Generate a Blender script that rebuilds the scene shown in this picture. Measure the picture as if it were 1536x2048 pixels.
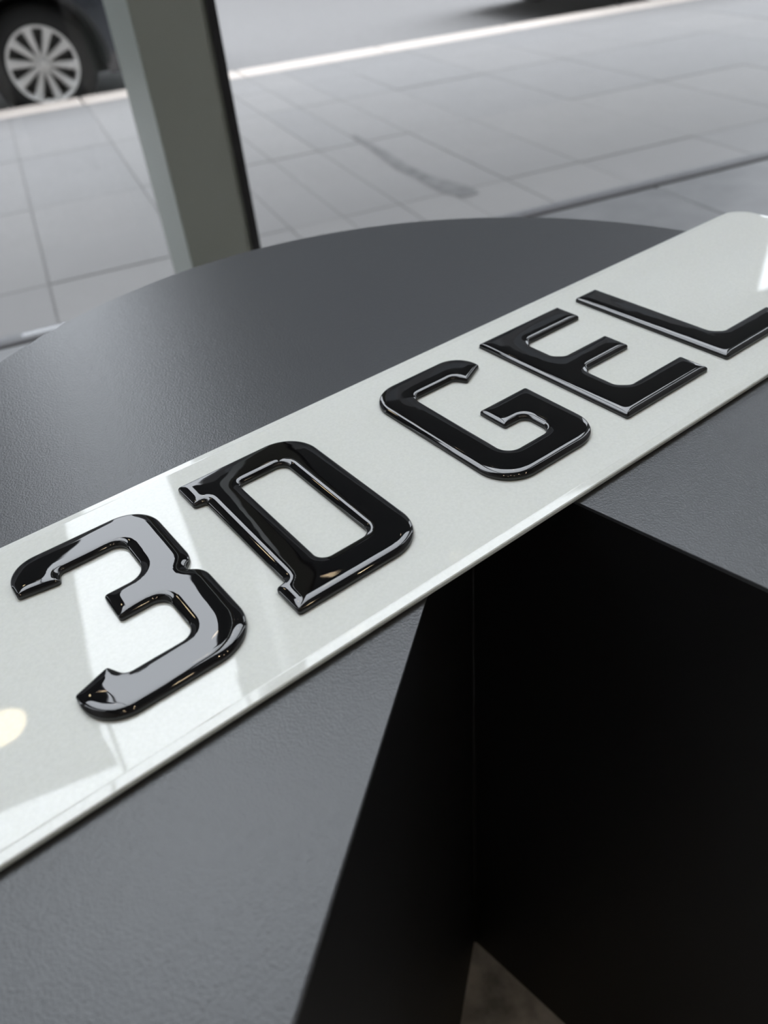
import bpy, bmesh, math, random
import numpy as np
from mathutils import Vector, Matrix, geometry
random.seed(4)
C = bpy.context.scene.collection
for o in list(bpy.data.objects): bpy.data.objects.remove(o)

# ------------------------------------------------------------------ camera, sky, exposure
# world: X along the shop front (to the right), Y out towards the street, Z up, metres;
# the camera stands over X = Y = 0, the shop floor is Z = 0.
cam = bpy.data.cameras.new('camera'); cam_o = bpy.data.objects.new('camera', cam); C.objects.link(cam_o)
F_PX = 1515.9
cam.sensor_fit = 'VERTICAL'; cam.sensor_height = 32.0; cam.sensor_width = 24.0
cam.lens = F_PX / 2048 * 32.0
cam.clip_start = 0.01; cam.clip_end = 300
KX, KY = Vector((0.96999439, -0.24312728)), Vector((0.24312728, 0.96999439))   # street axes in plate axes
def kn(x, y): return Vector((x * KX[0] + y * KX[1], x * KY[0] + y * KY[1]))
CAM_Z = 0.6094
def axis(v):
    p = kn(v[0], v[1]); return Vector((p.x, p.y, v[2]))
right = axis((0.78713116, -0.61163789, -0.0795213)); down = axis((-0.44319372, -0.47120949, -0.76258832)); fwd = axis((0.42895672, 0.63550037, -0.64197774))
M = Matrix((right, -down, -fwd)).transposed().to_4x4(); M.translation = Vector((0, 0, CAM_Z))
cam_o.matrix_world = M
cam.dof.use_dof = True; cam.dof.focus_distance = 0.262; cam.dof.aperture_fstop = cam.lens / 2.3
bpy.context.scene.camera = cam_o

w = bpy.data.worlds.new('world'); bpy.context.scene.world = w; w.use_nodes = True
nt = w.node_tree; nt.nodes.clear()
out = nt.nodes.new('ShaderNodeOutputWorld'); bg = nt.nodes.new('ShaderNodeBackground')
tc = nt.nodes.new('ShaderNodeTexCoord'); sep = nt.nodes.new('ShaderNodeSeparateXYZ')
mr = nt.nodes.new('ShaderNodeMapRange'); mr.inputs['From Min'].default_value = 0; mr.inputs['From Max'].default_value = 1
mr.inputs['To Min'].default_value = 0.5; mr.inputs['To Max'].default_value = 2.3       # overcast sky: brighter overhead
nt.links.new(tc.outputs['Generated'], sep.inputs[0]); nt.links.new(sep.outputs['Z'], mr.inputs['Value'])
SKY = 3.0
ml = nt.nodes.new('ShaderNodeMath'); ml.operation = 'MULTIPLY'; ml.inputs[1].default_value = SKY
nt.links.new(mr.outputs[0], ml.inputs[0]); nt.links.new(ml.outputs[0], bg.inputs['Strength'])
bg.inputs['Color'].default_value = (0.90, 0.925, 1.0, 1); nt.links.new(bg.outputs[0], out.inputs[0])
vs = bpy.context.scene.view_settings
vs.view_transform = 'Standard'; vs.look = 'None'; vs.gamma = 1; vs.exposure = 0.45; vs.use_curve_mapping = False

# ------------------------------------------------------------------ materials
def mat(name, col, rough=0.5, metal=0.0, noise=None, bump=None, coat=0.0, coat_rough=0.02, spec=0.5, emit=None, sss=0.0):
    """noise = (scale, other colour, contrast); bump = (scale, strength, distance)"""
    m = bpy.data.materials.new(name); m.use_nodes = True; t = m.node_tree; b = t.nodes['Principled BSDF']
    b.inputs['Base Color'].default_value = (*col, 1); b.inputs['Roughness'].default_value = rough; b.inputs['Metallic'].default_value = metal
    b.inputs['Coat Weight'].default_value = coat; b.inputs['Coat Roughness'].default_value = coat_rough
    b.inputs['Specular IOR Level'].default_value = spec
    if sss:
        b.inputs['Subsurface Weight'].default_value = sss; b.inputs['Subsurface Radius'].default_value = (1, 1, 0.9); b.inputs['Subsurface Scale'].default_value = 0.004
    if emit: b.inputs['Emission Color'].default_value = (*emit[0], 1); b.inputs['Emission Strength'].default_value = emit[1]
    tcn = t.nodes.new('ShaderNodeTexCoord')
    if noise:
        n = t.nodes.new('ShaderNodeTexNoise'); n.inputs['Scale'].default_value = noise[0]; n.inputs['Detail'].default_value = 4
        t.links.new(tcn.outputs['Object'], n.inputs['Vector'])
        r = t.nodes.new('ShaderNodeValToRGB'); k = noise[2]
        r.color_ramp.elements[0].position = 0.5 - k; r.color_ramp.elements[1].position = 0.5 + k
        r.color_ramp.elements[0].color = (*col, 1); r.color_ramp.elements[1].color = (*noise[1], 1)
        t.links.new(n.outputs[0], r.inputs[0]); t.links.new(r.outputs[0], b.inputs['Base Color'])
    if bump:
        n = t.nodes.new('ShaderNodeTexNoise'); n.inputs['Scale'].default_value = bump[0]; n.inputs['Detail'].default_value = 2
        t.links.new(tcn.outputs['Object'], n.inputs['Vector'])
        bp = t.nodes.new('ShaderNodeBump'); bp.inputs['Strength'].default_value = bump[1]; bp.inputs['Distance'].default_value = bump[2]
        t.links.new(n.outputs[0], bp.inputs['Height']); t.links.new(bp.outputs[0], b.inputs['Normal'])
    return m
def glass_mat(name, tint, ior=1.5):
    m = bpy.data.materials.new(name); m.use_nodes = True; t = m.node_tree; t.nodes.clear()
    o = t.nodes.new('ShaderNodeOutputMaterial'); mx = t.nodes.new('ShaderNodeMixShader'); fr = t.nodes.new('ShaderNodeFresnel')
    ge = t.nodes.new('ShaderNodeNewGeometry'); io = t.nodes.new('ShaderNodeMapRange')     # same reflectance on both faces of the pane
    io.inputs['To Min'].default_value = ior; io.inputs['To Max'].default_value = 1.0 / ior
    t.links.new(ge.outputs['Backfacing'], io.inputs['Value']); t.links.new(io.outputs[0], fr.inputs['IOR'])
    tr = t.nodes.new('ShaderNodeBsdfTransparent'); tr.inputs[0].default_value = (*tint, 1)
    gl = t.nodes.new('ShaderNodeBsdfGlossy'); gl.inputs['Roughness'].default_value = 0.0
    t.links.new(fr.outputs[0], mx.inputs[0]); t.links.new(tr.outputs[0], mx.inputs[1]); t.links.new(gl.outputs[0], mx.inputs[2]); t.links.new(mx.outputs[0], o.inputs[0])
    return m
MT = dict(
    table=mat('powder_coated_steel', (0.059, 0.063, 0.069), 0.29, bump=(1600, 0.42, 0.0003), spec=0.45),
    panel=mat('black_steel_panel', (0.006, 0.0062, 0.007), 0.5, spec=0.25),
    gel=mat('black_gel', (0.0025, 0.0025, 0.003), 0.025, bump=(55, 0.06, 0.0015), spec=0.7),
    face=mat('pale_reflective_face', (0.635, 0.66, 0.62), 0.55, metal=0.0, noise=(900, (0.70, 0.725, 0.685), 0.25), coat=1.0, coat_rough=0.015, sss=0.6),
    back=mat('white_backing', (0.78, 0.82, 0.76), 0.4, sss=0.6),
    adhesive=mat('dark_foam_pad', (0.02, 0.02, 0.02), 0.8),
    floor=mat('mottled_floor', (0.20, 0.195, 0.19), 0.85, noise=(42, (0.46, 0.445, 0.43), 0.16), bump=(200, 0.4, 0.002)),
    wall=mat('interior_wall', (0.45, 0.45, 0.45), 0.8, noise=(3, (0.50, 0.50, 0.50), 0.3)),
    ceil=mat('interior_ceiling', (0.40, 0.40, 0.40), 0.8),
    frame=mat('grey_green_frame', (0.325, 0.358, 0.325), 0.4, noise=(6, (0.355, 0.388, 0.355), 0.3)),
    gasket=mat('black_gasket', (0.006, 0.006, 0.008), 0.35),
    channel=mat('grey_glazing_channel', (0.10, 0.10, 0.108), 0.5),
    glass=glass_mat('window_glass', (0.97, 0.985, 0.98)),
    slab0=mat('paving_grey', (0.142, 0.137, 0.135), 0.6, noise=(4, (0.157, 0.152, 0.150), 0.3), bump=(300, 0.2, 0.001)),
    slab1=mat('paving_light', (0.147, 0.142, 0.139), 0.6, noise=(5, (0.163, 0.157, 0.154), 0.3), bump=(300, 0.2, 0.001)),
    slab2=mat('paving_cool', (0.137, 0.133, 0.132), 0.6, noise=(5, (0.152, 0.148, 0.147), 0.3), bump=(300, 0.2, 0.001)),
    dark_slab=mat('dark_granite', (0.17, 0.175, 0.185), 0.4, noise=(14, (0.22, 0.225, 0.235), 0.2), bump=(300, 0.2, 0.001)),
    mortar=mat('mortar', (0.115, 0.111, 0.108), 0.9, noise=(30, (0.135, 0.131, 0.128), 0.3)),
    stain=mat('dark_stain', (0.055, 0.053, 0.054), 0.6, noise=(22, (0.12, 0.117, 0.116), 0.22)),
    kerb=mat('pale_kerb_stone', (0.385, 0.34, 0.305), 0.6, noise=(12, (0.43, 0.385, 0.35), 0.3)),
    road=mat('asphalt', (0.125, 0.12, 0.118), 0.7, noise=(25, (0.15, 0.145, 0.143), 0.25), bump=(250, 0.3, 0.003)),
    car=mat('navy_paint', (0.010, 0.013, 0.026), 0.25, coat=1.0),
    car2=mat('charcoal_paint', (0.02, 0.02, 0.022), 0.3, coat=1.0),
    black=mat('black_plastic', (0.008, 0.008, 0.009), 0.6),
    tyre=mat('tyre_rubber', (0.013, 0.014, 0.014), 0.7, bump=(60, 0.3, 0.002)),
    alloy=mat('alloy_wheel', (0.88, 0.88, 0.87), 0.35, metal=0.1),
    hub=mat('brake_steel', (0.16, 0.16, 0.155), 0.6, metal=0.4),
    lens=mat('headlight_lens', (0.75, 0.8, 0.85), 0.05, metal=0.7, coat=1.0),
    carglass=mat('car_glass', (0.01, 0.013, 0.014), 0.05, coat=1.0),
    canopy=mat('canopy_soffit', (0.16, 0.165, 0.16), 0.7),
    steel=mat('canopy_steel', (0.12, 0.12, 0.12), 0.5),
    lamp=mat('warm_lamp_glow', (1, 0.9, 0.7), 0.5, emit=((1.0, 0.78, 0.48), 9.0)),
    down=mat('warm_downlight_glow', (1, 0.9, 0.7), 0.5, emit=((1.0, 0.78, 0.52), 70.0)),
    facade=mat('dark_facade', (0.085, 0.083, 0.082), 0.8, noise=(2, (0.10, 0.097, 0.095), 0.3)),
    facade_glass=mat('facade_window_glass', (0.03, 0.035, 0.04), 0.1),
)

# ------------------------------------------------------------------ helpers
def tag(o, label=None, cat=None, group=None, kind=None):
    if label: o['label'] = label
    if cat: o['category'] = cat
    if group: o['group'] = group
    if kind: o['kind'] = kind
    return o
def empty(name, loc, rz=0):
    o = bpy.data.objects.new(name, None); C.objects.link(o); o.location = loc; o.rotation_euler = (0, 0, rz); o.empty_display_size = 0.05
    return o
def obj(name, bm, m, parent=None, smooth=False):
    me = bpy.data.meshes.new(name)
    if isinstance(bm, bmesh.types.BMesh):
        bmesh.ops.recalc_face_normals(bm, faces=bm.faces); bm.to_mesh(me); bm.free()
    else:
        me.from_pydata(*bm); me.update()
    me.materials.append(m if not isinstance(m, str) else MT[m])
    if smooth: me.polygons.foreach_set('use_smooth', [True] * len(me.polygons))
    o = bpy.data.objects.new(name, me); C.objects.link(o)
    if parent: o.parent = parent
    return o
def box(bm, x0, x1, y0, y1, z0, z1, bev=0.0, seg=1):
    v = [bm.verts.new((x, y, z)) for z in (z0, z1) for x, y in ((x0, y0), (x1, y0), (x1, y1), (x0, y1))]
    fs = [bm.faces.new([v[i] for i in f]) for f in ((3, 2, 1, 0), (4, 5, 6, 7), (0, 1, 5, 4), (1, 2, 6, 5), (2, 3, 7, 6), (3, 0, 4, 7))]
    if bev:
        es = list({e for f in fs for e in f.edges}); bmesh.ops.bevel(bm, geom=es, offset=bev, segments=seg, affect='EDGES', profile=0.5)
    return bm
def nbox(*a, **k): return box(bmesh.new(), *a, **k)
def prism(pts, z0, z1, bev=0.0, seg=2):
    bm = bmesh.new(); n = len(pts)
    lo = [bm.verts.new((p[0], p[1], z0)) for p in pts]; hi = [bm.verts.new((p[0], p[1], z1)) for p in pts]
    bm.faces.new(lo[::-1]); top = bm.faces.new(hi)
    for i in range(n): bm.faces.new((lo[i], lo[(i + 1) % n], hi[(i + 1) % n], hi[i]))
    if bev: bmesh.ops.bevel(bm, geom=list(top.edges), offset=bev, segments=seg, affect='EDGES', profile=0.5)
    return bm
def lathe(prof, seg, axis_y=True):
    """profile of (radius, depth) revolved about the Y axis"""
    bm = bmesh.new(); rings = []
    for r, d in prof:
        rings.append([bm.verts.new((r * math.cos(2 * math.pi * i / seg), d, r * math.sin(2 * math.pi * i / seg))) for i in range(seg)])
    for a, b in zip(rings, rings[1:]):
        for i in range(seg): bm.faces.new((a[i], a[(i + 1) % seg], b[(i + 1) % seg], b[i]))
    return bm
def disc(x, y, z, r, h, seg=40, bev=0.0):
    return prism([(x + r * math.cos(2 * math.pi * i / seg), y + r * math.sin(2 * math.pi * i / seg)) for i in range(seg)], z, z + h, bev)
def tube(a, b, r, seg=10):
    bm = bmesh.new(); a, b = Vector(a), Vector(b); d = (b - a).normalized(); u = d.orthogonal().normalized(); v = d.cross(u)
    R = [[bm.verts.new(p + r * (math.cos(t) * u + math.sin(t) * v)) for t in [2 * math.pi * i / seg for i in range(seg)]] for p in (a, b)]
    for i in range(seg): bm.faces.new((R[0][i], R[0][(i + 1) % seg], R[1][(i + 1) % seg], R[1][i]))
    bm.faces.new(R[0][::-1]); bm.faces.new(R[1]); return bm
def struct(name, bm, m, parent=None):
    o = obj(name, bm, m, parent)
    if not parent: o['kind'] = 'structure'
    return o
def copy_tree(o, parent=None):
    c = o.copy(); C.objects.link(c); c.parent = parent
    for ch in [x for x in bpy.data.objects if x.parent == o]: copy_tree(ch, c)
    return c

# ------------------------------------------------------------------ the room and its glazing
GY = 1.468                      # the glass line
RX0, RX1, RY0, CEIL = -2.6, 4.2, -4.0, 6.0
PAVE, ROAD = -0.218, -0.344
struct('floor', nbox(RX0, RX1, RY0, 1.0, -0.12, 0.0), 'floor')
th = struct('threshold', nbox(RX0, RX1, 1.0, GY + 0.03, -0.25, -0.012), 'mortar')
for i in range(7):
    obj('threshold_slab', nbox(RX0 + i * 0.971 + 0.003, RX0 + (i + 1) * 0.971 - 0.003, 1.003, GY - 0.012, -0.03, 0.0, bev=0.003), 'dark_slab', th)
struct('ceiling', nbox(RX0, RX1, RY0, GY + 0.05, CEIL, CEIL + 0.2), 'ceil')
struct('wall_back', nbox(RX0 - 0.2, RX1 + 0.2, RY0 - 0.2, RY0, -0.1, CEIL + 0.2), 'wall')
struct('wall_left', nbox(RX0 - 0.2, RX0, RY0, GY + 0.05, -0.1, CEIL + 0.2), 'wall')
struct('wall_right', nbox(RX1, RX1 + 0.2, RY0, GY + 0.05, -0.1, CEIL + 0.2), 'wall')
struct('trim_1', nbox(RX0, RX1, GY - 0.012, GY + 0.03, -0.03, 0.004, bev=0.002), 'channel')     # black bottom channel of the glass
struct('trim_2', nbox(RX0, RX1, GY - 0.05, GY + 0.05, CEIL - 0.08, CEIL), 'frame')        # head rail
MX = [-1.57, 0.19, 2.20]
for i, x in enumerate(MX):      # deep steel fins: grey-green body, black gasket strip on the right edge
    f = struct('trim_%d' % (3 + i), nbox(x - 0.0445, x + 0.0435, 1.10, 1.345, 0.0, CEIL, bev=0.0015), 'frame')
    f['label'] = 'deep grey-green window fin'
    obj('gasket_strip', nbox(x + 0.0475, x + 0.0595, 1.097, 1.30, 0.0, CEIL), 'gasket', f)
    obj('cover_strip', nbox(x + 0.0435, x + 0.0475, 1.104, 1.30, 0.0, CEIL), 'frame', f)
    obj('glass_bracket', nbox(x, x + 0.03, 1.345, GY + 0.002, 0.006, CEIL), 'gasket', f)
edges = [RX0] + MX + [RX1]
for i in range(len(edges) - 1):
    wn = struct('window_%d' % (i + 1), nbox(edges[i] + 0.005, edges[i + 1] - 0.005, GY + 0.004, GY + 0.016, 0.006, CEIL - 0.08), 'glass')
for i, (x, y) in enumerate([(-1.2, -0.9), (0.1, -0.9), (1.4, -0.9), (2.7, -0.9), (-1.2, -2.4), (0.1, -2.4), (1.4, -2.4), (2.7, -2.4)]):
    r = empty('ceiling_downlight', (x, y, CEIL))
    tag(r, 'round recessed ceiling downlight glowing warm in the shop ceiling', 'light', 'shop ceiling downlights')
    bm = lathe([(0.075, 0.0), (0.105, 0.0), (0.105, 0.012), (0.075, 0.012), (0.075, 0.0)], 32)
    bmesh.ops.rotate(bm, verts=bm.verts, matrix=Matrix.Rotation(-math.pi / 2, 3, 'X'))
    bmesh.ops.translate(bm, verts=bm.verts, vec=(0, 0, -0.0))
    obj('rim', bm, 'steel', r); obj('diffuser', disc(0, 0, -0.006, 0.074, 0.006, 32), 'down', r)

# ------------------------------------------------------------------ pavement, kerb and road
G = 1.1986                      # paving module
pv = struct('pavement', nbox(-11, 16, GY + 0.03, 4.88, -0.7, PAVE - 0.002), 'mortar')
cols = [G * v for v in (-4.3, -3.7, -3.05, -2.4, -1.75, -1.08, -0.745, -0.41, -0.085, 0.25, 0.53, 0.68, 0.845, 1.0, 1.18, 1.43, 1.84, 2.25, 2.65, 3.05, 3.45, 3.85, 4.25, 4.65, 5.3, 5.95, 6.6)]
rows = [GY + 0.035] + [G * v for v in (1.95, 2.60, 3.25, 3.66, 4.068)]
mesh_cache = {}
def slab(x0, x1, y0, y1, m):
    g = 0.002; dz = random.uniform(-0.001, 0.001); wx, wy = (x1 - x0 - 2 * g) / 2, (y1 - y0 - 2 * g) / 2
    key = (round(wx, 3), round(wy, 3), m)
    if key not in mesh_cache:
        o = obj('paving_slab', nbox(-wx, wx, -wy, wy, -0.05, 0, bev=0.0012), m, pv); mesh_cache[key] = o.data
    else:
        o = bpy.data.objects.new('paving_slab', mesh_cache[key]); C.objects.link(o); o.parent = pv
    o.location = ((x0 + x1) / 2, (y0 + y1) / 2, PAVE + dz)
    return o
for j in range(len(rows) - 1):
    for i in range(len(cols) - 1):
        slab(cols[i], cols[i + 1], rows[j], rows[j + 1], random.choice(['slab0', 'slab0', 'slab1', 'slab2']))
# the dark spill along one joint of the paving: a tapering smear a few tenths of a millimetre thick
pts = []
path = [(1.012, 2.70, 0.008), (1.004, 2.45, 0.018), (0.992, 2.25, 0.022), (1.000, 2.12, 0.020), (1.012, 2.02, 0.034), (1.026, 1.945, 0.042), (1.032, 1.890, 0.026)]
L = [(G * (x - hw), G * y) for x, y, hw in path]; Rr = [(G * (x + hw), G * y) for x, y, hw in path]
st = obj('stain', prism(L + Rr[::-1], PAVE + 0.0013, PAVE + 0.0018), 'stain', pv); st['label'] = 'dark smear along a paving joint'
kb = struct('kerb', nbox(-11, 16, 4.88, 5.10, -0.7, PAVE - 0.02), 'mortar')
for i in range(17):
    x0 = -5.2 + i * 0.915
    obj('kerb_stone', nbox(x0 + 0.003, x0 + 0.912, 4.878, 5.11, -0.45, PAVE + 0.004, bev=0.012, seg=2), 'kerb', kb)
struct('road', nbox(-40, 60, 5.08, 16.2, ROAD - 0.3, ROAD), 'road')
struct('far_pavement', nbox(-40, 60, 13.2, 60, ROAD - 0.2, ROAD + 0.12), 'mortar')

# ------------------------------------------------------------------ buildings over the street (seen as reflections only)
def building(label, x0, x1, y0, h, bays, floors):
    b = empty('street_building', ((x0 + x1) / 2, y0, ROAD + 0.12)); tag(b, label, 'building')
    W = x1 - x0
    obj('wall', nbox(-W / 2, W / 2, 0.06, 12, 0, h), 'facade', b)
    obj('cornice', nbox(-W / 2, W / 2, -0.25, 0.1, h - 0.4, h + 0.1, bev=0.05), 'facade', b)
    bw, fh = W / bays, (h - 0.8) / floors
    for i in range(bays):
        for j in range(floors):
            cx, cz = -W / 2 + (i + 0.5) * bw, 0.5 + j * fh
            f = obj('window', nbox(cx - bw * 0.32, cx + bw * 0.32, 0.0, 0.08, cz, cz + fh * 0.66), 'steel', b)
            obj('pane', nbox(cx - bw * 0.28, cx + bw * 0.28, -0.012, 0.0, cz + 0.08, cz + fh * 0.66 - 0.08), 'facade_glass', f)
building('dark stone building across the street, right of the gap', 0.95, 19, 16.2, 13.0, 6, 4)
building('dark stone building across the street, left of the gap', -18, -2.7, 16.2, 12.0, 5, 4)

# canopy panels hung over the pavement, one with a round lamp in its soffit
def canopy(label, x0, x1, y0, y1, z):
    c = empty('street_canopy', ((x0 + x1) / 2, (y0 + y1) / 2, z)); tag(c, label, 'canopy')
    a, d = (x1 - x0) / 2, (y1 - y0) / 2
    obj('soffit', nbox(-a, a, -d, d, 0, 0.05, bev=0.004), 'canopy', c)
    obj('fascia', nbox(-a - 0.02, a + 0.02, -d - 0.02, -d, 0.0, 0.16), 'steel', c)
    for s in (-1, 1):
        obj('tie_rod', tube((s * (a - 0.15), d - 0.15, 0.05), (s * (a - 0.15), GY + 0.06 - (y0 + y1) / 2, CEIL + 0.05 - z), 0.012), 'steel', c)
    return c
HC = CAM_Z - 0.32 + 2.6
canopy('flat street canopy with a round warm lamp in its soffit', -5.6, -0.207 * 2.6, 0.83 * 2.6, 3.9, HC)
canopy('flat street canopy without a lamp', 0.07, 5.2, 0.86 * 2.6, 3.9, HC)
lp = empty('canopy_lamp', (-0.341 * 2.6 - 0.02, 0.922 * 2.6, HC)); tag(lp, 'round warm glowing lamp under the street canopy', 'light')
bm = lathe([(0.10, 0.0), (0.125, 0.0), (0.125, 0.03), (0.10, 0.03), (0.10, 0.0)], 40); bmesh.ops.rotate(bm, verts=bm.verts, matrix=Matrix.Rotation(-math.pi / 2, 3, 'X'))
obj('rim', bm, 'steel', lp); obj('diffuser', disc(0, 0, -0.02, 0.1, 0.02, 40, 0.004), 'lamp', lp)
struct('wall_front', nbox(-22, 26, GY - 0.4, GY + 0.06, CEIL, 16), 'facade')        # upper floors over the shop front
struct('wall_front_2', nbox(-22, RX0 - 0.2, GY - 0.4, GY + 0.06, -0.7, CEIL), 'facade')
struct('wall_front_3', nbox(RX1 + 0.2, 26, GY - 0.4, GY + 0.06, -0.7, CEIL), 'facade')

# ------------------------------------------------------------------ the parked cars
def ease(t): t = max(0.0, min(1.0, t)); return t * t * (3 - 2 * t)
def make_wheel(parent, x, yface, zc, sgn):
    """yface: outer face, sgn = -1 when the outside looks to -Y"""
    w_ = empty('wheel', (x, yface, zc)); w_.parent = parent; w_.scale = (0.90, 1, 0.90)
    s = -sgn
    obj('tyre', lathe([(0.202, 0.012 * s), (0.222, -0.004 * s), (0.255, -0.010 * s), (0.295, -0.004 * s), (0.316, 0.012 * s), (0.325, 0.035 * s), (0.325, 0.165 * s), (0.312, 0.19 * s), (0.27, 0.205 * s), (0.22, 0.20 * s)], 72), 'tyre', w_, True)
    obj('rim', lathe([(0.206, 0.035 * s), (0.212, 0.010 * s), (0.222, -0.003 * s), (0.229, -0.002 * s), (0.229, 0.03 * s), (0.218, 0.09 * s), (0.215, 0.19 * s)], 72), 'alloy', w_, True)
    obj('brake_disc', lathe([(0.0, 0.11 * s), (0.20, 0.11 * s), (0.20, 0.13 * s), (0.0, 0.13 * s)], 48), 'hub', w_)
    obj('hub_cap', lathe([(0.0, 0.022 * s), (0.022, 0.022 * s), (0.027, 0.028 * s), (0.048, 0.036 * s), (0.052, 0.09 * s)], 40), 'alloy', w_, True)
    for ch in [x for x in bpy.data.objects if x.parent == w_ and x.name.split('.')[0] != 'tyre']: ch.scale = (0.925, 1, 0.925)
    sp = None
    for i in range(10):
        a = math.radians(8 + 36 * i)
        if sp is None:
            bm = bmesh.new(); R = []
            for r, hw, y0 in ((0.035, 0.013, 0.034), (0.09, 0.017, 0.030), (0.15, 0.021, 0.018), (0.195, 0.026, 0.008), (0.216, 0.031, 0.004)):
                R.append([bm.verts.new(v) for v in ((r, (y0 + 0.05) * s, -hw), (r, (y0 + 0.012) * s, -hw), (r, y0 * s, -hw * 0.55), (r, y0 * s, hw * 0.55), (r, (y0 + 0.012) * s, hw), (r, (y0 + 0.05) * s, hw))])
            for p, q in zip(R, R[1:]):
                for k in range(6): bm.faces.new((p[k], p[(k + 1) % 6], q[(k + 1) % 6], q[k]))
            bm.faces.new(R[0]); bm.faces.new(R[-1])
            sp = obj('spoke', bm, 'alloy', w_); o = sp
        else:
            o = bpy.data.objects.new('spoke', sp.data); C.objects.link(o); o.parent = w_
        o.rotation_euler = (0, a, 0); o.scale = (0.925, 1, 1)
    return w_
def make_car(label, paint, loc, flip=False):
    """local frame: near-side front wheel at the origin, +X forward, +Y away from the kerb, Z up from the road"""
    c = empty('parked_car', loc); tag(c, label, 'car', None)
    W = 1.78; YN = -0.035          # near flank stands a little proud of the wheel face
    WB, RA, ZW = 2.62, 0.345, 0.2925
    x0, x1 = -3.42, 0.80
    xs = sorted(set([round(x0 + (x1 - x0) * i / 70, 4) for i in range(71)] + [round(-RA + 2 * RA * i / 20, 4) for i in range(21)] + [round(-WB - RA + 2 * RA * i / 20, 4) for i in range(21)]))
    def ztop(x): return 0.74 + 0.22 * ease((0.80 - x) / 0.9) - 0.10 * ease((-2.9 - x) / 0.5)
    def zlow(x):
        z = 0.20 + 0.06 * ease((x - 0.4) / 0.3) + 0.1 * ease((-3.0 - x) / 0.4)
        for xc in (0.0, -WB):
            d = abs(x - xc)
            if d < RA: z = max(z, ZW + math.sqrt(RA * RA - d * d))
        return z
    def inset(x): return 0.34 * max(0, (x - 0.25) / 0.55) ** 2.2 + 0.22 * max(0, (-2.85 - x) / 0.57) ** 2.2
    bm = bmesh.new(); rings = []; NS = 12
    for x in xs:
        zt, zl, ins = ztop(x), min(zlow(x), ztop(x) - 0.1), inset(x); half = W / 2 - ins
        pts = []
        for k in range(NS + 1):
            z = zl + (zt - 0.08 - zl) * k / NS
            bul = 0.05 * ((z - 0.55) / 0.4) ** 2 + 0.012 * math.exp(-((z - 0.70) / 0.03) ** 2)
            pts.append((half - bul, z))
        pts += [(half - 0.10, zt - 0.03), (half - 0.20, zt - 0.005), (half * 0.5, zt + 0.015), (0.0, zt + 0.03)]
        full = [(-a, z) for a, z in pts] + [(a, z) for a, z in pts[-2::-1]]
        rings.append([bm.verts.new((x, YN + W / 2 + a, z)) for a, z in full])
    for p, q in zip(rings, rings[1:]):
        for k in range(len(p) - 1): bm.faces.new((p[k], p[k + 1], q[k + 1], q[k]))
    bm.faces.new(rings[0]); bm.faces.new(rings[-1])
    obj('body', bm, paint, c, True)
    # arch lips and dark arch liners
    for xc in (0.0, -WB):
        for near in (True, False):
            yb = YN if near else YN + W
            sg = 1 if near else -1
            bm = bmesh.new(); R = []
            for i in range(25):
                t = math.pi * (i / 24.0) * 1.06 - 0.03 * math.pi; cx, sz = math.cos(t), math.sin(t)
                R.append([bm.verts.new((xc + r * cx, yb + sg * y, ZW + r * sz)) for r, y in ((0.365, 0.010), (0.362, -0.006), (0.336, -0.004), (0.332, 0.05), (0.332, 0.30), (0.365, 0.30))])
            for p, q in zip(R, R[1:]):
                for k in range(6): bm.faces.new((p[k], p[(k + 1) % 6], q[(k + 1) % 6], q[k]))
            obj('arch_liner', bm, 'black', c, True)
    obj('underbody', nbox(x0 + 0.25, x1 - 0.18, YN + 0.30, YN + W - 0.30, 0.18, 0.62), 'black', c)
    obj('side_skirt', nbox(-WB + 0.40, -0.40, YN + 0.02, YN + 0.12, 0.17, 0.25, bev=0.02), 'black', c)
    obj('bumper_lip', nbox(0.40, 0.74, YN + 0.16, YN + W - 0.16, 0.17, 0.30, bev=0.03), 'black', c)
    obj('mudguard', nbox(0.385, 0.52, YN + 0.075, YN + 0.09, 0.20, 0.36, bev=0.004), 'black', c)
    obj('grille', nbox(0.755, 0.812, YN + 0.45, YN + W - 0.45, 0.36, 0.62, bev=0.02), 'black', c)
    for s in (0, 1):
        yc = YN + (0.17 if s == 0 else W - 0.17)
        h = obj('headlight', nbox(-0.20, 0.17, -0.10, 0.10, -0.06, 0.06, bev=0.05, seg=3), 'lens', c, True)
        h.location = (0.47, yc + (0.05 if s == 0 else -0.05), 0.70); h.rotation_euler = (0, 0, -0.55 if s else 0.55)
        f = obj('fog_lamp', lathe([(0.0, -0.012), (0.03, -0.010), (0.042, 0.0), (0.042, 0.05), (0.0, 0.05)], 24), 'lens', c, True)
        f.location = (0.585, yc + (0.03 if s == 0 else -0.03), 0.43); f.rotation_euler = (0, 0, 0.9 if s == 0 else math.pi - 0.9)
        t = obj('tail_light', nbox(-0.10, 0.10, -0.06, 0.06, -0.08, 0.08, bev=0.03, seg=2), mat('tail_lamp_red', (0.35, 0.01, 0.01), 0.2, coat=1), c, True)
        t.location = (-3.30, yc, 0.78)
    # cabin: roof, glass
    st = [(-3.0, 0.92, 0.92, 0.70), (-2.75, 1.16, 0.92, 0.62), (-2.3, 1.38, 0.93, 0.58), (-1.6, 1.46, 0.95, 0.57), (-1.0, 1.43, 0.96, 0.58), (-0.55, 1.24, 0.96, 0.63), (-0.12, 0.97, 0.95, 0.72)]
    bm = bmesh.new(); R = []
    for x, zt, zb, hw in st:
        R.append([bm.verts.new((x, YN + W / 2 + a, z)) for a, z in ((-0.80, zb - 0.05), (-hw - 0.02, zt - 0.05), (-hw + 0.08, zt), (hw - 0.08, zt), (hw + 0.02, zt - 0.05), (0.80, zb - 0.05))])
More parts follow.
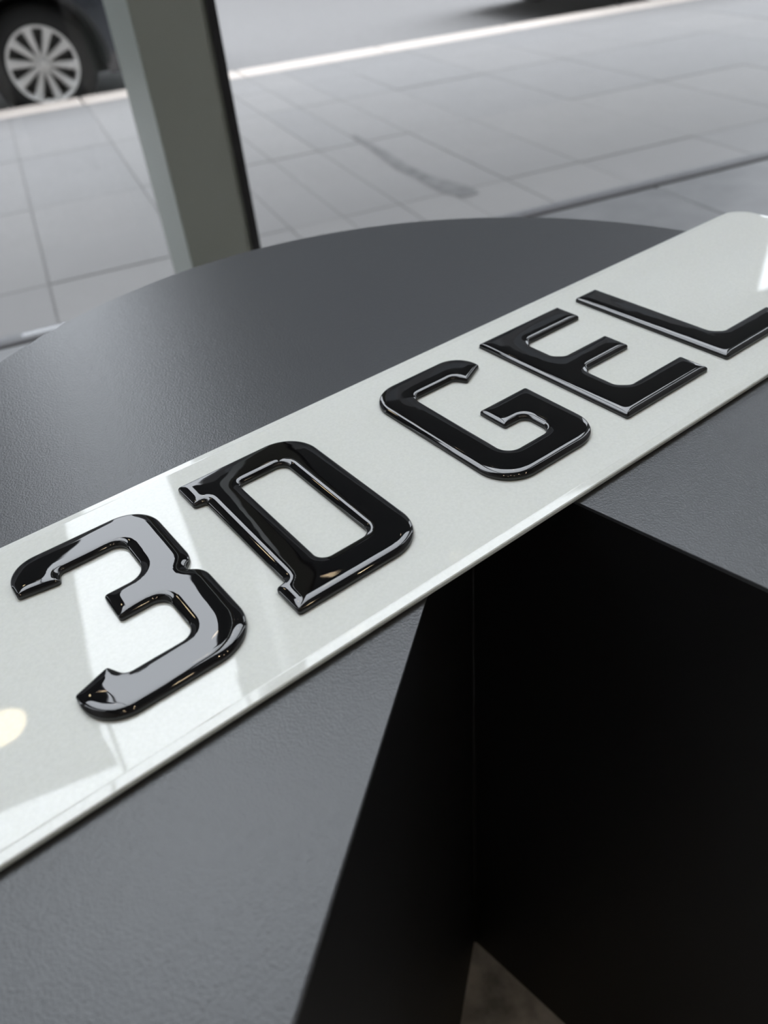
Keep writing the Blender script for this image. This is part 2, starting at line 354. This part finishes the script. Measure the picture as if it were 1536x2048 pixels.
    for p, q in zip(R, R[1:]):
        for k in range(5): bm.faces.new((p[k], p[k + 1], q[k + 1], q[k]))
    bm.faces.new(R[0]); bm.faces.new(R[-1])
    obj('cabin_glass', bm, 'carglass', c)
    bm = bmesh.new(); R = []
    for x, zt, zb, hw in st[1:6]:
        R.append([bm.verts.new((x, YN + W / 2 + a, z)) for a, z in ((-hw - 0.03, zt - 0.045), (-hw + 0.08, zt + 0.015), (hw - 0.08, zt + 0.015), (hw + 0.03, zt - 0.045))])
    for p, q in zip(R, R[1:]):
        for k in range(3): bm.faces.new((p[k], p[k + 1], q[k + 1], q[k]))
    obj('roof', bm, paint, c, True)
    for xm in (-1.45,):
        for s in (0, 1):
            obj('pillar', nbox(xm - 0.04, xm + 0.04, YN + (0.10 if s == 0 else W - 0.14), YN + (0.14 if s == 0 else W - 0.10), 0.90, 1.0), 'black', c)
    for xc in (0.0, -WB):
        make_wheel(c, xc, 0.0, ZW, -1); make_wheel(c, xc, YN * 2 + W, ZW, 1)
    return c
make_car('navy car with a silver ten-spoke alloy wheel parked at the kerb', 'car', (0.159, 5.20, ROAD))
make_car('charcoal car parked further along the kerb', 'car2', (7.0, 5.22, ROAD))

# ------------------------------------------------------------------ the folded steel side table
CX, CY = 0.0, -0.2178           # camera foot in plate coordinates (m)
def P2(x, y):                   # plate mm -> street axes, metres
    return kn(x / 1000 - CX, y / 1000 - CY)
TC = P2(159.4, -35.5); TR = 0.2262; TZ = 0.446
apex = P2(153.35, -50.98) - TC; dl = (P2(5.09, -162.4) - TC - apex).normalized(); dr = (P2(168.7, -157.73) - TC - apex).normalized()
def rim_hit(d):
    b = apex.dot(d); c = apex.length_squared - TR * TR; return apex + d * (-b + math.sqrt(b * b - c))
hl, hr = rim_hit(dl), rim_hit(dr)
a0, a1 = math.atan2(hr.y, hr.x), math.atan2(hl.y, hl.x)
while a1 < a0: a1 += 2 * math.pi
N = 160
arc = [(TR * math.cos(a0 + (a1 - a0) * i / N), TR * math.sin(a0 + (a1 - a0) * i / N)) for i in range(N + 1)]
tb = empty('side_table', (TC.x, TC.y, 0)); tag(tb, 'round dark grey steel side table with a wedge cut out of its top', 'table')
obj('table_top', prism(arc + [tuple(apex)], TZ - 0.0018, TZ, 0.0008, 2), 'table', tb)
def panel(d, end, side):
    nrm = Vector((-d.y, d.x)) * side * 0.004; a, b = apex, end - d * 0.003
    return prism([tuple(a), tuple(b), tuple(b + nrm), tuple(a + nrm)] if side > 0 else [tuple(a + nrm), tuple(b + nrm), tuple(b), tuple(a)], 0.0, TZ - 0.0018)
side_l = 1 if Vector((-dl.y, dl.x)).dot(dr) < 0 else -1
side_r = 1 if Vector((-dr.y, dr.x)).dot(dl) < 0 else -1
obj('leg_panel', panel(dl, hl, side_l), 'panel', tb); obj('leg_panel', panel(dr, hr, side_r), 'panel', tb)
db = -(dl + dr).normalized(); hb = rim_hit(db); q = Vector((-db.y, db.x)) * 0.002
a_ = apex + db * 0.007; b_ = hb - db * 0.04
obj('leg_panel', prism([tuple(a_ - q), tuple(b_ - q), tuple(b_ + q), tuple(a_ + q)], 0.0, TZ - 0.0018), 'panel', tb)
mid = apex + (dl + dr).normalized() * 0.0012
obj('fold_seam', tube((mid.x, mid.y, 0.001), (mid.x, mid.y, TZ - 0.0022), 0.0009, 8), 'panel', tb, True)

# ------------------------------------------------------------------ the number plate and its gel characters
p0 = P2(158, -40.7)
plate = empty('number_plate', (p0.x, p0.y, TZ), math.atan2(KY[0], KX[0]))
tag(plate, 'pale number plate with raised black characters reading 3D GEL lying on the table', 'number plate')
PW, PH, PT = 0.260, 0.0555, 0.003      # half width, half height, thickness
def rrect(hw, hh, r, seg=10):
    o = []
    for cx, cy, a in ((hw - r, hh - r, 0), (-hw + r, hh - r, 90), (-hw + r, -hh + r, 180), (hw - r, -hh + r, 270)):
        for i in range(seg + 1):
            t = math.radians(a + 90 * i / seg); o.append((cx + r * math.cos(t), cy + r * math.sin(t)))
    return o
obj('backing_sheet', prism(rrect(PW - 0.0006, PH - 0.0006, 0.0115), 0.0003, 0.0011), 'back', plate)
bm = bmesh.new(); prev = None
for inset_, z in ((0.0, 0.0011), (0.0, 0.00245), (0.0003, 0.00275), (0.0030, 0.00292), (0.0034, 0.0030), (0.004, 0.0030)):
    ring = [bm.verts.new((x, y, z)) for x, y in rrect(PW - inset_, PH - inset_, 0.012 - inset_)]
    if prev:
        for i in range(len(ring)): bm.faces.new((prev[i], prev[(i + 1) % len(ring)], ring[(i + 1) % len(ring)], ring[i]))
    else: bm.faces.new(ring[::-1])
    prev = ring
bm.faces.new(prev); obj('acrylic_face', bm, 'face', plate)

def round_poly(pts, seg=7):
    """pts: (x, y, corner radius)"""
    o = []; n = len(pts)
    for i in range(n):
        p, a, b = Vector(pts[i][:2]), Vector(pts[i - 1][:2]), Vector(pts[(i + 1) % n][:2]); r = pts[i][2]
        u, v = (a - p).normalized(), (b - p).normalized(); ang = u.angle(v)
        if r <= 0 or ang > 3.0: o.append(p); continue
        ra, rb = pts[i - 1][2], pts[(i + 1) % n][2]; t = min(r / math.tan(ang / 2), 0.97 * (a - p).length * r / (r + ra), 0.97 * (b - p).length * r / (r + rb)); r = t * math.tan(ang / 2)
        cc = p + (u + v).normalized() * (r / math.sin(ang / 2)); s, e = p + u * t - cc, p + v * t - cc
        a0 = math.atan2(s.y, s.x); da = math.atan2(e.y, e.x) - a0
        while da > math.pi: da -= 2 * math.pi
        while da < -math.pi: da += 2 * math.pi
        m = max(2, int(abs(da) * r / 0.6) + 2)
        for k in range(m + 1):
            t_ = a0 + da * k / m; o.append(cc + Vector((math.cos(t_), math.sin(t_))) * r)
    return [(p.x, p.y) for p in o]
GLYPH = {   # outlines in millimetres on the plate, y up, top of the characters at 0
 '3': [[(-0.5, -15.5, 1.2), (-0.8, 0.2, 10), (48.2, -0.2, 12.5), (48.4, -35.5, 7), (44.4, -39.6, 1.5), (49.2, -43.5, 7), (49.6, -79, 14), (-0.4, -79.2, 12), (0, -63.6, 1), (10.5, -60, 1), (13.5, -65.8, 3.5), (34.8, -65.6, 4.5), (34.6, -45.6, 4.5), (20.2, -45.6, 1.2), (20.2, -33, 1.2), (34.4, -33, 6), (34.6, -13.2, 4.5), (13.5, -13.2, 2), (12.2, -17.6, 1)]],
 'D': [[(60.6, 0, 1.2), (110.4, 0, 14), (110.9, -79, 14), (61, -79, 1.2), (61, -66, 1.5), (64.8, -65.4, 1.2), (64.8, -14.2, 1.2), (60.6, -13.4, 1.5)],
       [(78, -13.6, 2), (97, -13.6, 4), (97, -65.4, 3.5), (77.8, -65.4, 4)]],
 'G': [[(193.4, -12.8, 1.0), (181.6, -18.6, 0.8), (178.6, -13.4, 3), (157.6, -13.4, 3), (157.6, -65.6, 5.5), (179.4, -65.6, 4), (179.4, -52.6, 3.5), (169.2, -52.4, 1.0), (169.2, -38.6, 1.0), (194, -38.6, 1.5), (194, -79, 13.5), (144, -79, 13.5), (143.6, 0.2, 14), (193.6, 0.2, 12)]],
 'E': [[(205.4, 0.2, 0.8), (254.8, 0.2, 1.2), (254.8, -13.3, 1.0), (222.5, -13.3, 3), (219.6, -16.5, 3), (219.6, -29.5, 3.5), (223, -32.9, 3.5), (248.2, -32.9, 1.2), (248.2, -45.6, 1.0), (222.4, -45.6, 3), (219.6, -48.8, 3), (219.6, -62, 4), (223.5, -65.9, 4), (254.6, -65.9, 1.4), (254.6, -79.2, 1.0), (205.4, -79.2, 1.0)]],
 'L': [[(267, 0.2, 1.0), (281, 0.2, 1.2), (281, -62, 4), (284.6, -65.7, 4), (316, -65.7, 1.4), (316, -79.4, 1.0), (266.8, -79.4, 1.0)]],
}
def densify(pl, step=0.7):
    o = []
    for i in range(len(pl)):
        a, b = Vector(pl[i]), Vector(pl[(i + 1) % len(pl)]); m = max(1, int((b - a).length / step + 0.5))
        for k in range(m): o.append(tuple(a + (b - a) * (k / m)))
    return o
def gel_mesh(loops):
    loops = [densify(round_poly(l)) for l in loops]
    A = np.concatenate([np.array(l) for l in loops]); B = np.concatenate([np.roll(np.array(l), -1, 0) for l in loops])
    def sdf(Q):
        Q = np.asarray(Q, float); out_ = np.empty(len(Q)); D = B - A; LL = (D ** 2).sum(1)
        for s in range(0, len(Q), 2000):
            q = Q[s:s + 2000, None, :]; t = np.clip(((q - A) * D).sum(2) / LL, 0, 1)
            d = np.sqrt(((q - A - t[..., None] * D) ** 2).sum(2)).min(1)
            y, x = q[..., 1], q[..., 0]
            cr = ((A[:, 1] > y) != (B[:, 1] > y)) & (x < A[:, 0] + (y - A[:, 1]) / np.where(D[:, 1] == 0, 1e-9, D[:, 1]) * D[:, 0])
            out_[s:s + 2000] = np.where(cr.sum(1) % 2 == 1, d, -d)
        return out_
    # smoothed distance on a grid, so that the dome has no hard ridges
    x0, y0 = A.min(0) - 2; x1, y1 = A.max(0) + 2; g = 0.5
    gx, gy = np.arange(x0, x1, g), np.arange(y0, y1, g); GX, GYY = np.meshgrid(gx, gy)
    S = np.maximum(sdf(np.c_[GX.ravel(), GYY.ravel()]), 0).reshape(GX.shape); T = S.copy()
    for _ in range(9):
        Pd = np.pad(T, 1, mode='edge'); T = (Pd[:-2, 1:-1] + Pd[2:, 1:-1] + Pd[1:-1, :-2] + Pd[1:-1, 2:] + 2 * T + 0.5 * (Pd[:-2, :-2] + Pd[2:, 2:] + Pd[:-2, 2:] + Pd[2:, :-2])) / 8
    def smooth(Q):
        u, v = (Q[:, 0] - x0) / g, (Q[:, 1] - y0) / g; i, j = u.astype(int).clip(0, len(gx) - 2), v.astype(int).clip(0, len(gy) - 2); u, v = u - i, v - j
        return T[j, i] * (1 - u) * (1 - v) + T[j, i + 1] * u * (1 - v) + T[j + 1, i] * (1 - u) * v + T[j + 1, i + 1] * u * v
    pts = [p for l in loops for p in l]; edges_ = []; s = 0
    for l in loops: edges_ += [(s + i, s + (i + 1) % len(l)) for i in range(len(l))]; s += len(l)
    nb = len(pts)
    nr = []
    for l in loops:
        a = np.array(l); tg = np.roll(a, -1, 0) - np.roll(a, 1, 0); tg /= np.linalg.norm(tg, axis=1)[:, None]; nn = np.c_[-tg[:, 1], tg[:, 0]]
        if sdf(a[:1] + nn[:1] * 0.3)[0] < 0 or (sdf(a[:40] + nn[:40] * 0.3) > 0).mean() < 0.5: nn = -nn
        for d in (0.07, 0.2, 0.42, 0.75, 1.2, 1.75, 2.4):
            q = a + nn * d; k = np.abs(sdf(q) - d) < 0.05; nr.append(q[k])
    nr = np.concatenate(nr)
    HX, HY = np.meshgrid(np.arange(x0, x1, 0.7), np.arange(y0, y1, 0.7)); H = np.c_[HX.ravel(), HY.ravel()]; H = H[sdf(H) > 2.8]
    allp = [Vector(p) for p in pts] + [Vector(p) for p in nr] + [Vector(p) for p in H]
    vo, eo, fo = geometry.delaunay_2d_cdt(allp, edges_, [], 1, 1e-5)[:3]
    V = np.array([(v.x, v.y) for v in vo]); d = np.maximum(sdf(V), 0); ds = smooth(V)
    t = np.clip((d - 0.8) / 1.6, 0, 1); t = t * t * (3 - 2 * t); de = d * (1 - t) + ds * t
    q = np.clip(de / 3.6, 0, 1)
    z = 0.95 + 1.55 * np.sqrt(1 - (1 - q) ** 2) + 0.14 * np.clip(de / 7, 0, 1.2)
    z = np.where(d < 1e-4, 0.95, z)
    fo = [f for f in fo]
    cen = np.array([V[list(f)].mean(0) for f in fo]); keep = sdf(cen) > 0
    verts = [(x, y, zz) for (x, y), zz in zip(V, z)]; faces = []
    for f, k in zip(fo, keep):
        if k:
            a, b, c = V[f[0]], V[f[1]], V[f[2]]
            faces.append(tuple(f) if (b[0] - a[0]) * (c[1] - a[1]) - (b[1] - a[1]) * (c[0] - a[0]) > 0 else tuple(f)[::-1])
    # vertical side down to the plate and a flat underside
    ec = {}
    for f in faces:
        for i in range(len(f)):
            e = (f[i], f[(i + 1) % len(f)]); ec[e] = 1
    border = [e for e in ec if (e[1], e[0]) not in ec]; low = {}
    for a, b in border:
        for v in (a, b):
            if v not in low: low[v] = len(verts); verts.append((V[v][0], V[v][1], 0.0))
    for a, b in border: faces.append((b, a, low[a], low[b]))
    return [((x - 158) / 1000, (y + 40.7) / 1000, zz / 1000 + PT) for x, y, zz in verts], [], faces
for ch, loops in GLYPH.items():
    o = obj('raised_character', gel_mesh(loops), 'gel', plate, True)
    o['label'] = 'glossy black raised ' + ('digit 3' if ch == '3' else 'letter ' + ch)
